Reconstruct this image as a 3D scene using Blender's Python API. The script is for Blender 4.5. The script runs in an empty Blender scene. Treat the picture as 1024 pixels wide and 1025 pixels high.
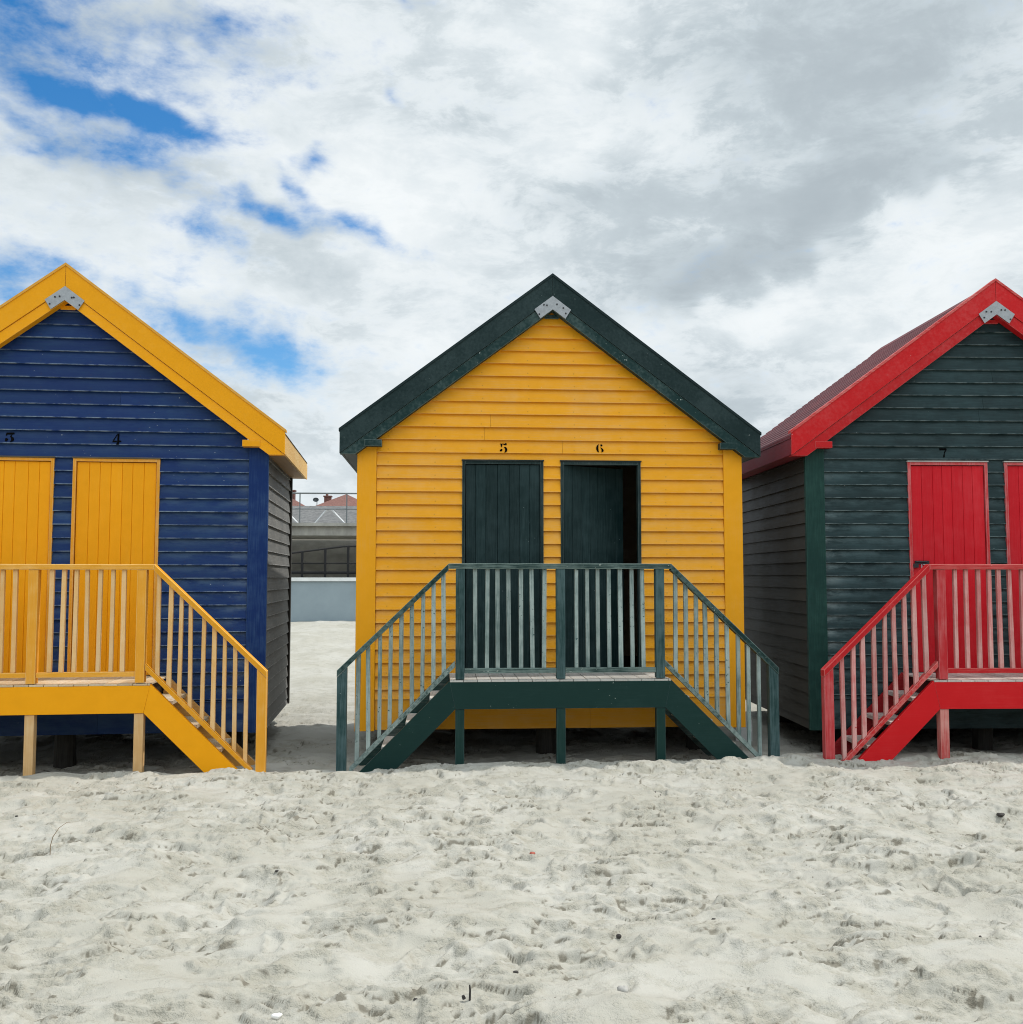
import bpy, math, random
import numpy as np
from math import radians as R, sin, cos, pi, exp
random.seed(5)
C = bpy.context.scene.collection
rng = np.random.RandomState(11)

# ------------------------------------------------------------------ camera
cam = bpy.data.cameras.new('camera'); co = bpy.data.objects.new('camera', cam); C.objects.link(co)
co.location = (0, 0, 1.582); co.rotation_euler = (R(90 + 3.793), 0, R(-3.935))
cam.sensor_width = 36; cam.lens = 989.25 / 1023.5 * 36; cam.clip_end = 3000; cam.clip_start = .05
bpy.context.scene.camera = co

# ------------------------------------------------------------------ node helpers
class NT:
    def __init__(s, tree): s.t = tree; s.n = tree.nodes; s.l = tree.links
    def new(s, typ, **kw):
        n = s.n.new(typ)
        for k, v in kw.items(): setattr(n, k, v)
        return n
    def put(s, sock, v):
        if v is None: return
        if isinstance(v, bpy.types.NodeSocket): s.l.new(v, sock)
        else:
            if isinstance(v, (tuple, list)) and len(v) == 3 and sock.type == 'RGBA': v = (*v, 1)
            sock.default_value = v
    def math(s, op, a, b=None, c=None, clamp=False):
        n = s.new('ShaderNodeMath', operation=op); n.use_clamp = clamp
        s.put(n.inputs[0], a); s.put(n.inputs[1], b)
        if c is not None: s.put(n.inputs[2], c)
        return n.outputs[0]
    def mix(s, f, a, b, mode='MIX'):
        n = s.new('ShaderNodeMix', data_type='RGBA', blend_type=mode)
        s.put(n.inputs[0], f); s.put(n.inputs[6], a); s.put(n.inputs[7], b)
        return n.outputs[2]
    def ramp(s, v, a, b, lo=0., hi=1.):
        n = s.new('ShaderNodeMapRange', interpolation_type='SMOOTHSTEP')
        s.put(n.inputs['Value'], v); s.put(n.inputs['From Min'], a); s.put(n.inputs['From Max'], b)
        s.put(n.inputs['To Min'], lo); s.put(n.inputs['To Max'], hi)
        return n.outputs['Result']
    def mapping(s, vec, loc=(0, 0, 0), rot=(0, 0, 0), scale=(1, 1, 1)):
        n = s.new('ShaderNodeMapping'); s.put(n.inputs[0], vec)
        n.inputs[1].default_value = loc; n.inputs[2].default_value = rot; n.inputs[3].default_value = scale
        return n.outputs[0]
    def noise(s, vec, scale, detail=4, rough=.55, dist=0, col=False):
        n = s.new('ShaderNodeTexNoise'); s.put(n.inputs['Vector'], vec)
        n.inputs['Scale'].default_value = scale; n.inputs['Detail'].default_value = detail
        n.inputs['Roughness'].default_value = rough; n.inputs['Distortion'].default_value = dist
        return n.outputs['Color' if col else 'Fac']

def newmat(name):
    m = bpy.data.materials.new(name); m.use_nodes = True
    t = NT(m.node_tree); t.n.clear()
    out = t.new('ShaderNodeOutputMaterial'); b = t.new('ShaderNodeBsdfPrincipled')
    t.l.new(b.outputs[0], out.inputs[0])
    return m, t, b

GR = {'i': (9, 9, 9), 'x': (1.2, 26, 26), 'y': (26, 1.2, 26), 'z': (26, 26, 1.2)}
seed_i = [0]
EDGE = {}
def paint(name, base, worn, *a, **k):
    m = paint_(name, base, worn, *a, **k); e = k.get('edge', 0)
    if e:
        k = dict(k); k['wear'] = .8; mid_ = tuple(x + (y - x) * e * .55 for x, y in zip(base, worn))
        EDGE[m.name] = paint_(name + '_edge', mid_, worn, *[k['wear'] if i == 0 else v for i, v in enumerate(a)], **({q: v for q, v in k.items() if not (q == 'wear' and a)}))
    return m
def paint_(name, base, worn, wear=.35, grain='x', var=.12, rough=.42, chip=None, chips=0., lap=0., lapcol=None,
          edge=0., patch=.5, droppings=0., ends=0., endcol=None, nails=0., bump=.25, haze=0., hazecol=None):
    """aged painted timber: grain, patchy fading, chips, worn edges"""
    seed_i[0] += 1; off = (seed_i[0] * 7.3, seed_i[0] * 3.1, seed_i[0] * 5.7)
    m, t, b = newmat(name)
    tc = t.new('ShaderNodeTexCoord').outputs['Object']
    v = t.mapping(tc, loc=off)
    g = t.noise(t.mapping(tc, loc=off, scale=GR[grain]), 4, 5, .6)
    fine = t.noise(t.mapping(tc, loc=off, scale=GR[grain]), 14, 3, .6)
    pz = t.noise(v, 1.7, 5, .6)
    mid = t.noise(v, 9, 4, .6)
    rnd = t.new('ShaderNodeAttribute', attribute_name='rnd').outputs['Fac']
    w = t.math('ADD', t.math('MULTIPLY', g, .5), t.math('MULTIPLY', pz, patch))
    w = t.math('ADD', w, t.math('MULTIPLY', mid, .25))
    wm = t.ramp(w, .5 + patch * .25 - wear * .25, .78 + patch * .3 - wear * .25)
    wm = t.math('MULTIPLY', wm, min(1, wear * 1.6))
    col = t.mix(wm, base, worn)
    if haze:
        uv = t.new('ShaderNodeUVMap', uv_map='lap').outputs[0]
        vv = t.new('ShaderNodeSeparateXYZ'); t.l.new(uv, vv.inputs[0])
        zz_ = t.new('ShaderNodeSeparateXYZ'); t.l.new(tc, zz_.inputs[0])
        hz = t.math('MULTIPLY', t.ramp(vv.outputs[1], .15, .95), t.math('MULTIPLY', t.ramp(t.noise(t.mapping(tc, loc=off, scale=(2.2, 8, 7)), 1.3, 6, .7), .36, .62), t.ramp(zz_.outputs[2], 3.3, 1.9, .25, 1.)))
        ends = t.math('MULTIPLY', hz, haze)
        col = t.mix(ends, col, hazecol or worn)
    if lap:
        uv = t.new('ShaderNodeUVMap', uv_map='lap').outputs[0]
        vv = t.new('ShaderNodeSeparateXYZ'); t.l.new(uv, vv.inputs[0])
        lm = t.math('MULTIPLY', t.ramp(vv.outputs[1], .09, .02), t.ramp(t.noise(t.mapping(tc, loc=off, scale=(6, 6, 14)), 1.6, 4, .7), .36, .62))
        col = t.mix(t.math('MULTIPLY', lm, lap), col, lapcol or worn)
    if ends:
        so_ = t.new('ShaderNodeSeparateXYZ'); t.l.new(tc, so_.inputs[0]); ax_ = t.math('ABSOLUTE', so_.outputs[0])
        en = t.math('MULTIPLY', t.ramp(t.math('MULTIPLY_ADD', g, -.22, ax_), 1.28, 1.56), t.math('MULTIPLY', t.ramp(pz, .3, .55), t.ramp(so_.outputs[2], 2.9, 1.6, .35, 1.)))
        col = t.mix(t.math('MULTIPLY', en, ends), col, endcol or lapcol or worn)
    if nails:
        sn_ = t.new('ShaderNodeSeparateXYZ'); t.l.new(tc, sn_.inputs[0]); uvn = t.new('ShaderNodeSeparateXYZ'); t.l.new(t.new('ShaderNodeUVMap', uv_map='lap').outputs[0], uvn.inputs[0])
        fx = t.math('ABSOLUTE', t.math('SUBTRACT', t.math('FRACT', t.math('MULTIPLY_ADD', rnd, .03, t.math('MULTIPLY', sn_.outputs[0], 2.3))), .5))
        nm_ = t.math('MULTIPLY', t.math('LESS_THAN', fx, .014), t.math('LESS_THAN', t.math('ABSOLUTE', t.math('SUBTRACT', uvn.outputs[1], .24)), .05))
        col = t.mix(t.math('MULTIPLY', nm_, nails), col, (.05, .035, .03))
    if chips:
        cm = t.ramp(t.noise(t.mapping(tc, loc=off, scale=(1, 1, 1.4)), 38, 3, .55), .74 - chips * .1, .77 - chips * .1)
        cm = t.math('MULTIPLY', cm, t.ramp(t.noise(v, 2.3, 2, .5), .5, .62))
        col = t.mix(cm, col, chip or worn)
    if droppings:
        vo = t.new('ShaderNodeTexVoronoi'); t.put(vo.inputs['Vector'], t.mapping(t.mix(.02, v, t.noise(v, 30, 2, .5, col=True)), scale=(1, .02, .62)))
        vo.inputs['Scale'].default_value = 4.6
        sep = t.new('ShaderNodeSeparateColor'); t.l.new(vo.outputs['Color'], sep.inputs[0])
        rad = t.math('MULTIPLY', t.math('GREATER_THAN', sep.outputs[0], 1 - droppings), t.math('MULTIPLY_ADD', sep.outputs[1], .075, .03))
        dm = t.math('LESS_THAN', vo.outputs['Distance'], rad)
        col = t.mix(t.math('MULTIPLY', dm, .85), col, (.72, .74, .74))
    hs = t.new('ShaderNodeHueSaturation'); t.put(hs.inputs['Color'], col)
    t.put(hs.inputs['Value'], t.math('ADD', t.math('MULTIPLY_ADD', rnd, var, 1 - var / 2), t.math('MULTIPLY_ADD', mid, .12, -.06)))
    t.put(b.inputs['Base Color'], hs.outputs[0])
    t.put(b.inputs['Roughness'], t.math('MULTIPLY_ADD', wm, .25, rough + .08))
    b.inputs['Specular IOR Level'].default_value = .16
    bp = t.new('ShaderNodeBump'); bp.inputs['Strength'].default_value = bump; bp.inputs['Distance'].default_value = .004
    t.put(bp.inputs['Height'], t.math('ADD', t.math('MULTIPLY', fine, .5), t.math('MULTIPLY', g, .5)))
    t.l.new(bp.outputs[0], b.inputs['Normal'])
    return m

# ------------------------------------------------------------------ mesh helpers
class MB:
    def __init__(s): s.v = []; s.f = []; s.r = []; s.u = []
    def add(s, vs, fs, rnd=None, uv=None):
        o = len(s.v); s.v += [tuple(p) for p in vs]
        r = random.random() if rnd is None else rnd
        for f in fs:
            s.f.append([o + i for i in f]); s.r.append(r)
            s.u.append([(0., (uv[i] if uv else .5)) for i in f])
    def box(s, x0, x1, y0, y1, z0, z1, rnd=None):
        vs = [(x, y, z) for z in (z0, z1) for y in (y0, y1) for x in (x0, x1)]
        s.add(vs, [(0, 2, 3, 1), (4, 5, 7, 6), (0, 1, 5, 4), (2, 6, 7, 3), (0, 4, 6, 2), (1, 3, 7, 5)], rnd)
    def prism(s, poly, y0, y1, rnd=None):           # poly of (x,z), counter-clockwise seen from -y
        a = sum(poly[i][0] * poly[(i + 1) % len(poly)][1] - poly[(i + 1) % len(poly)][0] * poly[i][1] for i in range(len(poly)))
        if a < 0: poly = poly[::-1]
        n = len(poly); vs = [(x, y0, z) for x, z in poly] + [(x, y1, z) for x, z in poly]
        fs = [tuple(range(n)), tuple(range(2 * n - 1, n - 1, -1))] + [(i, i + n, (i + 1) % n + n, (i + 1) % n) for i in range(n)]
        s.add(vs, fs, rnd)
    def prismx(s, poly, x0, x1, rnd=None):          # poly of (y,z) extruded in x
        a = sum(poly[i][0] * poly[(i + 1) % len(poly)][1] - poly[(i + 1) % len(poly)][0] * poly[i][1] for i in range(len(poly)))
        if a < 0: poly = poly[::-1]
        n = len(poly); vs = [(x1, y, z) for y, z in poly] + [(x0, y, z) for y, z in poly]
        fs = [tuple(range(n)), tuple(range(2 * n - 1, n - 1, -1))] + [(i, i + n, (i + 1) % n + n, (i + 1) % n) for i in range(n)]
        s.add(vs, fs, rnd)
    def cyl(s, x, y, z0, z1, r, n=14, wob=0., r1=None):
        r1 = r if r1 is None else r1
        ph = [random.uniform(1 - wob, 1 + wob) for _ in range(n)]
        vs = [(x + rr * ph[i] * cos(2 * pi * i / n), y + rr * ph[i] * sin(2 * pi * i / n), z) for z, rr in ((z0, r), (z1, r1)) for i in range(n)]
        fs = [tuple(range(n - 1, -1, -1)), tuple(range(n, 2 * n))] + [(i, (i + 1) % n, (i + 1) % n + n, i + n) for i in range(n)]
        s.add(vs, fs)
    def tube(s, pts, rad, n=6):
        import mathutils
        V = mathutils.Vector; P = [V(p) for p in pts]; rings = []
        for i, p in enumerate(P):
            d = (P[min(i + 1, len(P) - 1)] - P[max(i - 1, 0)]).normalized()
            a = d.orthogonal().normalized() if i == 0 else (a - d * a.dot(d)).normalized()
            b = d.cross(a); r = rad[i] if isinstance(rad, (list, tuple)) else rad
            rings.append([p + (a * cos(2 * pi * k / n) + b * sin(2 * pi * k / n)) * r for k in range(n)])
        vs = [q for rg in rings for q in rg]
        fs = [(i * n + k, i * n + (k + 1) % n, (i + 1) * n + (k + 1) % n, (i + 1) * n + k) for i in range(len(P) - 1) for k in range(n)]
        fs += [tuple(range(n - 1, -1, -1)), tuple((len(P) - 1) * n + k for k in range(n))]
        s.add(vs, fs)
    def build(s, name, mat, parent=None, bevel=0., smooth=False):
        me = bpy.data.meshes.new(name); me.from_pydata(s.v, [], s.f)
        at = me.attributes.new('rnd', 'FLOAT', 'FACE'); at.data.foreach_set('value', s.r)
        uv = me.uv_layers.new(name='lap'); uv.data.foreach_set('uv', [c for f in s.u for p in f for c in p])
        me.materials.append(mat)
        if smooth: me.polygons.foreach_set('use_smooth', [True] * len(me.polygons))
        me.update()
        o = bpy.data.objects.new(name, me); C.objects.link(o)
        if parent: o.parent = parent
        if bevel:
            m = o.modifiers.new('bevel', 'BEVEL'); m.width = bevel; m.segments = 2; m.limit_method = 'ANGLE'; m.angle_limit = R(40)
            if mat.name in EDGE: me.materials.append(EDGE[mat.name]); m.material = 1
        return o

def thing(name, label, cat, loc=(0, 0, 0), rz=0., group=None):
    o = bpy.data.objects.new(name, None); C.objects.link(o); o.location = loc; o.rotation_euler = (0, 0, rz)
    o.empty_display_size = .2
    return tag(o, label, cat, group)
def tag(o, label, cat, group=None):
    o['label'] = label; o['category'] = cat
    if group: o['group'] = group
    return o

# ------------------------------------------------------------------ noise for the sand
def perlin(x, y, seed=0):
    r = np.random.RandomState(seed); perm = r.permutation(512); ang = r.rand(512) * 2 * np.pi
    xi = np.floor(x).astype(int); yi = np.floor(y).astype(int); xf = x - xi; yf = y - yi
    def g(ix, iy, dx, dy):
        h = perm[(perm[ix & 511] + iy) & 511]; return np.cos(ang[h]) * dx + np.sin(ang[h]) * dy
    u = xf * xf * xf * (xf * (xf * 6 - 15) + 10); w = yf * yf * yf * (yf * (yf * 6 - 15) + 10)
    a = g(xi, yi, xf, yf); b = g(xi + 1, yi, xf - 1, yf); c = g(xi, yi + 1, xf, yf - 1); d = g(xi + 1, yi + 1, xf - 1, yf - 1)
    return ((a + u * (b - a)) * (1 - w) + (c + u * (d - c)) * w) * 1.5
def fbm(x, y, wl, oct=3, seed=0, gain=.5):
    s = 0; a = 1; f = 1 / wl
    for i in range(oct): s = s + a * perlin(x * f + 17.3 * i, y * f + 5.1 * i, seed + i); a *= gain; f *= 2.03
    return s
def sst(x, a, b):
    t = np.clip((x - a) / (b - a), 0, 1); return t * t * (3 - 2 * t)

NP = 1000
PX = rng.uniform(-5.5, 7, NP); PY = 2.4 + 6.0 * rng.rand(NP) ** .8; PA = rng.uniform(0, pi, NP)
PL = rng.uniform(.05, .17, NP); PW = PL * rng.uniform(.38, .8, NP); PD = PL / .17 * rng.uniform(.022, .058, NP) * (rng.rand(NP) ** .5)
def base_height(x, y):
    h = -.012 + .012 * (x - 1.)
    h = np.clip(h, -.12, .12)
    h = h + .57 * sst(y, 10.5, 27)
    # trampled hollow under and between the huts, low bank of drifted sand in front of the decks
    h = h - .075 * sst(y, 8.46, 8.8) * (1 - sst(y, 9.9, 11.4))
    bank = y - 8.40 - .09 * np.sin(x * 2.1) - .07 * np.sin(x * 4.7 + 1)
    h = h + .030 * np.exp(-(bank / .20) ** 2)
    return h
def sand_height(x, y, detail=True):
    x = np.asarray(x, float); y = np.asarray(y, float)
    h = base_height(x, y)
    near = 1 - sst(y, 9.5, 16)
    amp = 1 - .3 * sst(y, 6.0, 8.4)
    h = h + .045 * fbm(x, y, 1.15, 2, 3) * amp + .028 * fbm(x + .1, y, .42, 2, 9) * amp
    if not detail: return h
    wx = x + .05 * fbm(x, y, .25, 2, 31); wy = y + .05 * fbm(x, y, .25, 2, 47)
    # prints
    foot = np.zeros_like(h); crumb = np.zeros_like(h)
    for i in range(NP):
        m = (np.abs(x - PX[i]) < .42) & (np.abs(y - PY[i]) < .42)
        if not m.any(): continue
        dx = wx[m] - PX[i]; dy = wy[m] - PY[i]; c, s = cos(PA[i]), sin(PA[i])
        r = np.sqrt(((dx * c + dy * s) / PL[i]) ** 2 + ((-dx * s + dy * c) / PW[i]) ** 2)
        dip = -PD[i] * (1 - sst(r, .62, 1.12)); rim = PD[i] * .45 * np.exp(-((r - 1.32) / .24) ** 2)
        foot[m] = np.minimum(foot[m], dip) * .8 + foot[m] * .2 + rim
        crumb[m] = np.maximum(crumb[m], np.exp(-((r - 1.15) / .38) ** 2))
    h = h + foot * near
    mask = sst(fbm(x, y, .7, 3, 61), -.22, .26); mask = np.clip(np.maximum(mask, crumb * .85), 0, 1) * near
    # broken crust: steep little scarps, crevice shade and damper sand painted along them
    h = h + .024 * fbm(wx * .75, wy * 1.35, .30, 2, 131) * near * amp
    t = fbm(wx * .5, wy * 1.6, .24, 2, 71, .42) + .10 * fbm(x, y, .05, 2, 151); sc = np.tanh(t * 18)
    h = h + .0145 * sc * mask * amp
    t2 = fbm(wx * .55, wy * 1.9, .115, 2, 83, .35); h = h + .0085 * np.tanh(t2 * 14) * mask
    n = fbm(x, y, .045, 2, 91); h = h + .009 * np.clip(n, -.1, .7) * mask * sst(fbm(x, y, .4, 2, 55), -.1, .3)
    n2 = fbm(x, y, .021, 2, 97); h = h + .0045 * n2 * (sc * sc) * np.clip(mask - .1, 0, 1)
    n3 = 1 - np.abs(fbm(wx, wy * 2.2, .11, 2, 101)) * 2; h = h + .0035 * n3 * (.3 + mask) * near
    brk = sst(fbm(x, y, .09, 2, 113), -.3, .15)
    damp_shade = np.exp(-((t + .03) / .04) ** 2) * mask * brk + .7 * np.exp(-((t2 + .03) / .04) ** 2) * mask * sst(fbm(x, y, .2, 2, 119), -.05, .3)
    damp_shade = damp_shade + .35 * sst(-fbm(x, y, .06, 2, 141), .2, .6) * np.clip(mask - .3, 0, 1)
    global LAST_DAMP_SHADE, LAST_CRUMB
    LAST_CRUMB = np.clip(mask, 0, 1)
    LAST_DAMP_SHADE = np.clip(damp_shade, 0, 1)
    return h

def steps(a, b, d0, d1):
    out = [a]
    while out[-1] < b:
        t = (out[-1] - a) / (b - a); out.append(out[-1] + d0 * (d1 / d0) ** t)
    return out
xs = [-500, -300, -180, -110, -70, -45, -30, -20, -14, -10] + steps(-7.5, -3.9, .12, .016)[:-1] + list(np.arange(-3.9, 5.4, .0095)) + steps(5.42, 9.5, .016, .12) + [12, 16, 22, 32, 48, 75, 120, 190, 310, 500]
ys = [-300, -120, -50, -20, -8, -3, -1, 0] + steps(.5, 2.7, .15, .02)[:-1] + steps(2.7, 8.6, .0065, .020)[:-1] + steps(8.6, 13, .022, .07)[:-1] + steps(13, 27, .08, .4) + [32, 40, 55, 80, 130, 250, 600]
xs = np.array(xs); ys = np.array(ys); X, Y = np.meshgrid(xs, ys)
Z = np.zeros_like(X); fine = (X > -7.6) & (X < 9.6) & (Y > .4) & (Y < 28)
Z[~fine] = sand_height(X[~fine], Y[~fine], False); Z[fine] = sand_height(X[fine], Y[fine], True); DA = np.zeros_like(X); DA[fine] = LAST_DAMP_SHADE; CM = np.zeros_like(X); CM[fine] = LAST_CRUMB
nx, ny = len(xs), len(ys)
me = bpy.data.meshes.new('sand'); me.vertices.add(nx * ny)
me.vertices.foreach_set('co', np.stack([X, Y, Z], -1).astype(np.float32).ravel())
i = np.arange((ny - 1) * (nx - 1)); a = (i // (nx - 1)) * nx + i % (nx - 1)
quads = np.stack([a, a + 1, a + nx + 1, a + nx], -1).astype(np.int32)
me.loops.add(quads.size); me.loops.foreach_set('vertex_index', quads.ravel())
me.polygons.add(len(quads)); me.polygons.foreach_set('loop_start', np.arange(0, quads.size, 4, dtype=np.int32)); me.polygons.foreach_set('loop_total', np.full(len(quads), 4, dtype=np.int32))
me.polygons.foreach_set('use_smooth', np.ones(len(quads), bool)); at_ = me.attributes.new('damp_shade', 'FLOAT', 'POINT'); at_.data.foreach_set('value', DA.astype(np.float32).ravel()); at_ = me.attributes.new('crumb', 'FLOAT', 'POINT'); at_.data.foreach_set('value', CM.astype(np.float32).ravel()); me.update()
m, t, b = newmat('dry_beach_sand')
tc = t.new('ShaderNodeTexCoord').outputs['Object']
big = t.noise(tc, 1.1, 5, .6); med = t.noise(t.mapping(tc, scale=(1, 1.4, 1)), 7, 5, .65); gr = t.noise(tc, 170, 3, .7); gr2 = t.noise(tc, 55, 3, .6)
col = t.mix(t.ramp(big, .35, .65), (.372, .360, .312), (.432, .422, .380))
col = t.mix(t.math('MULTIPLY', t.ramp(med, .5, .72), .5), col, (.31, .295, .235))
col = t.mix(t.math('MULTIPLY', t.ramp(gr, .60, .74), .30), col, (.24, .22, .18))
vo = t.new('ShaderNodeTexVoronoi'); t.put(vo.inputs['Vector'], tc); vo.inputs['Scale'].default_value = 26
sp = t.new('ShaderNodeSeparateColor'); t.l.new(vo.outputs['Color'], sp.inputs[0])
dk = t.math('LESS_THAN', vo.outputs['Distance'], t.math('MULTIPLY', t.math('GREATER_THAN', sp.outputs[0], .90), t.math('MULTIPLY', sp.outputs[1], .15)))
col = t.mix(t.math('MULTIPLY', dk, .75), col, (.12, .10, .08))
da = t.new('ShaderNodeAttribute', attribute_name='damp_shade').outputs['Fac']
cm_ = t.new('ShaderNodeAttribute', attribute_name='crumb').outputs['Fac']
col = t.mix(t.math('MULTIPLY', t.math('MULTIPLY', cm_, t.ramp(med, .35, .62)), .75), col, (.335, .320, .268))
col = t.mix(t.math('MULTIPLY', t.ramp(da, .10, .75), .82), col, (.145, .132, .102))  # crevice shade put into the sand colour, together with damper sand
t.put(b.inputs['Base Color'], col); b.inputs['Roughness'].default_value = .95; b.inputs['Specular IOR Level'].default_value = .1
bp = t.new('ShaderNodeBump'); bp.inputs['Strength'].default_value = .9; bp.inputs['Distance'].default_value = .012
t.put(bp.inputs['Height'], t.math('ADD', t.math('MULTIPLY', gr, .3), t.math('MULTIPLY', gr2, t.math('MULTIPLY_ADD', t.ramp(med, .45, .65), .9, .2)))); t.l.new(bp.outputs[0], b.inputs['Normal'])
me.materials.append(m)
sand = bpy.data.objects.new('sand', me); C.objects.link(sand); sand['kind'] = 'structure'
def gz(x, y): return float(sand_height(np.array([x]), np.array([y]))[0])

# ------------------------------------------------------------------ hut dimensions (metres, hut-local, front wall at y=0)
W2, WI, ZR, E, ZET, SL = 1.814, 1.634, 4.425, 1.969, 2.942, .753
ZD, ZB, ZRL, FR = .704, .463, 1.703, -.697
PI_ = .1216
DIG = {
 '5': ((450, 475), [[(345, 325), (415, 330), (412, 400), (395, 450), (378, 450), (360, 390)], [(415, 322), (495, 335), (515, 310), (550, 305), (575, 345), (545, 375), (505, 380), (430, 350)],
       [(465, 455), (520, 440), (565, 475), (585, 540), (570, 600), (520, 640), (480, 650), (500, 600), (510, 540), (500, 490)], [(320, 560), (370, 515), (415, 525), (410, 570), (380, 605), (340, 600)]]),
 '6': ((525, 470), [[(490, 325), (430, 370), (400, 440), (400, 520), (430, 590), (495, 620), (480, 560), (475, 470), (480, 390)], [(545, 340), (600, 330), (625, 370), (605, 400), (560, 405)],
       [(540, 440), (600, 460), (650, 520), (655, 570), (620, 605), (575, 615), (585, 560), (575, 490)]]),
 '3': ((410, 460), [[(290, 300), (540, 295), (545, 350), (480, 370), (330, 365), (300, 410), (275, 400)], [(430, 400), (480, 370), (460, 430), (520, 465), (550, 520), (530, 590), (450, 620), (425, 615), (460, 560), (450, 480), (410, 440)],
       [(270, 500), (320, 490), (370, 530), (330, 600), (275, 600)]]),
 '4': ((480, 480), [[(485, 300), (540, 300), (550, 540), (620, 545), (620, 590), (550, 595), (548, 680), (455, 680), (488, 600)], [(330, 600), (350, 550), (475, 548), (475, 598)], [(345, 545), (385, 540), (475, 360), (478, 300)]]),
 '8': ((515, 465), [[(500, 310), (455, 335), (445, 380), (480, 430), (440, 480), (425, 540), (455, 600), (505, 625), (490, 560), (500, 470), (490, 380)], [(530, 310), (575, 330), (590, 375), (560, 430), (600, 480), (610, 550), (580, 605), (530, 625), (545, 560), (530, 470), (545, 380)]]),
 '7': ((515, 460), [[(390, 310), (640, 305), (650, 340), (640, 372), (400, 380)], [(590, 385), (640, 380), (590, 450), (570, 500), (540, 500), (555, 440)], [(530, 515), (565, 515), (545, 630), (495, 630), (505, 570)]]),
}

def siding_rows(z_phase, zmin, zmax):
    k = math.floor((zmin - z_phase) / PI_); rows = []
    while z_phase + k * PI_ < zmax:
        a = z_phase + k * PI_; rows.append((max(a, zmin), min(a + PI_, zmax), a)); k += 1
    return rows
LIP, TOP = .026, .001
def board_front(mb, xa0, xb0, xa1, xb1, z0, z1, yb=.012, jit=0.):
    """lapped board on the front: bottom span xa0..xb0, top span xa1..xb1"""
    if xb0 - xa0 < .004: return
    if xb1 - xa1 < .001: xm = (xa1 + xb1) / 2; xa1, xb1 = xm - .0005, xm + .0005
    l = LIP + jit
    vs = [(xa0, -l, z0), (xb0, -l, z0), (xb0, yb, z0), (xa0, yb, z0), (xa1, -TOP, z1), (xb1, -TOP, z1), (xb1, yb, z1), (xa1, yb, z1)]
    mb.add(vs, [(0, 1, 5, 4), (3, 2, 1, 0), (1, 2, 6, 5), (2, 3, 7, 6), (3, 0, 4, 7), (4, 5, 6, 7)], uv=[0, 0, 0, 0, 1, 1, 1, 1])

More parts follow.
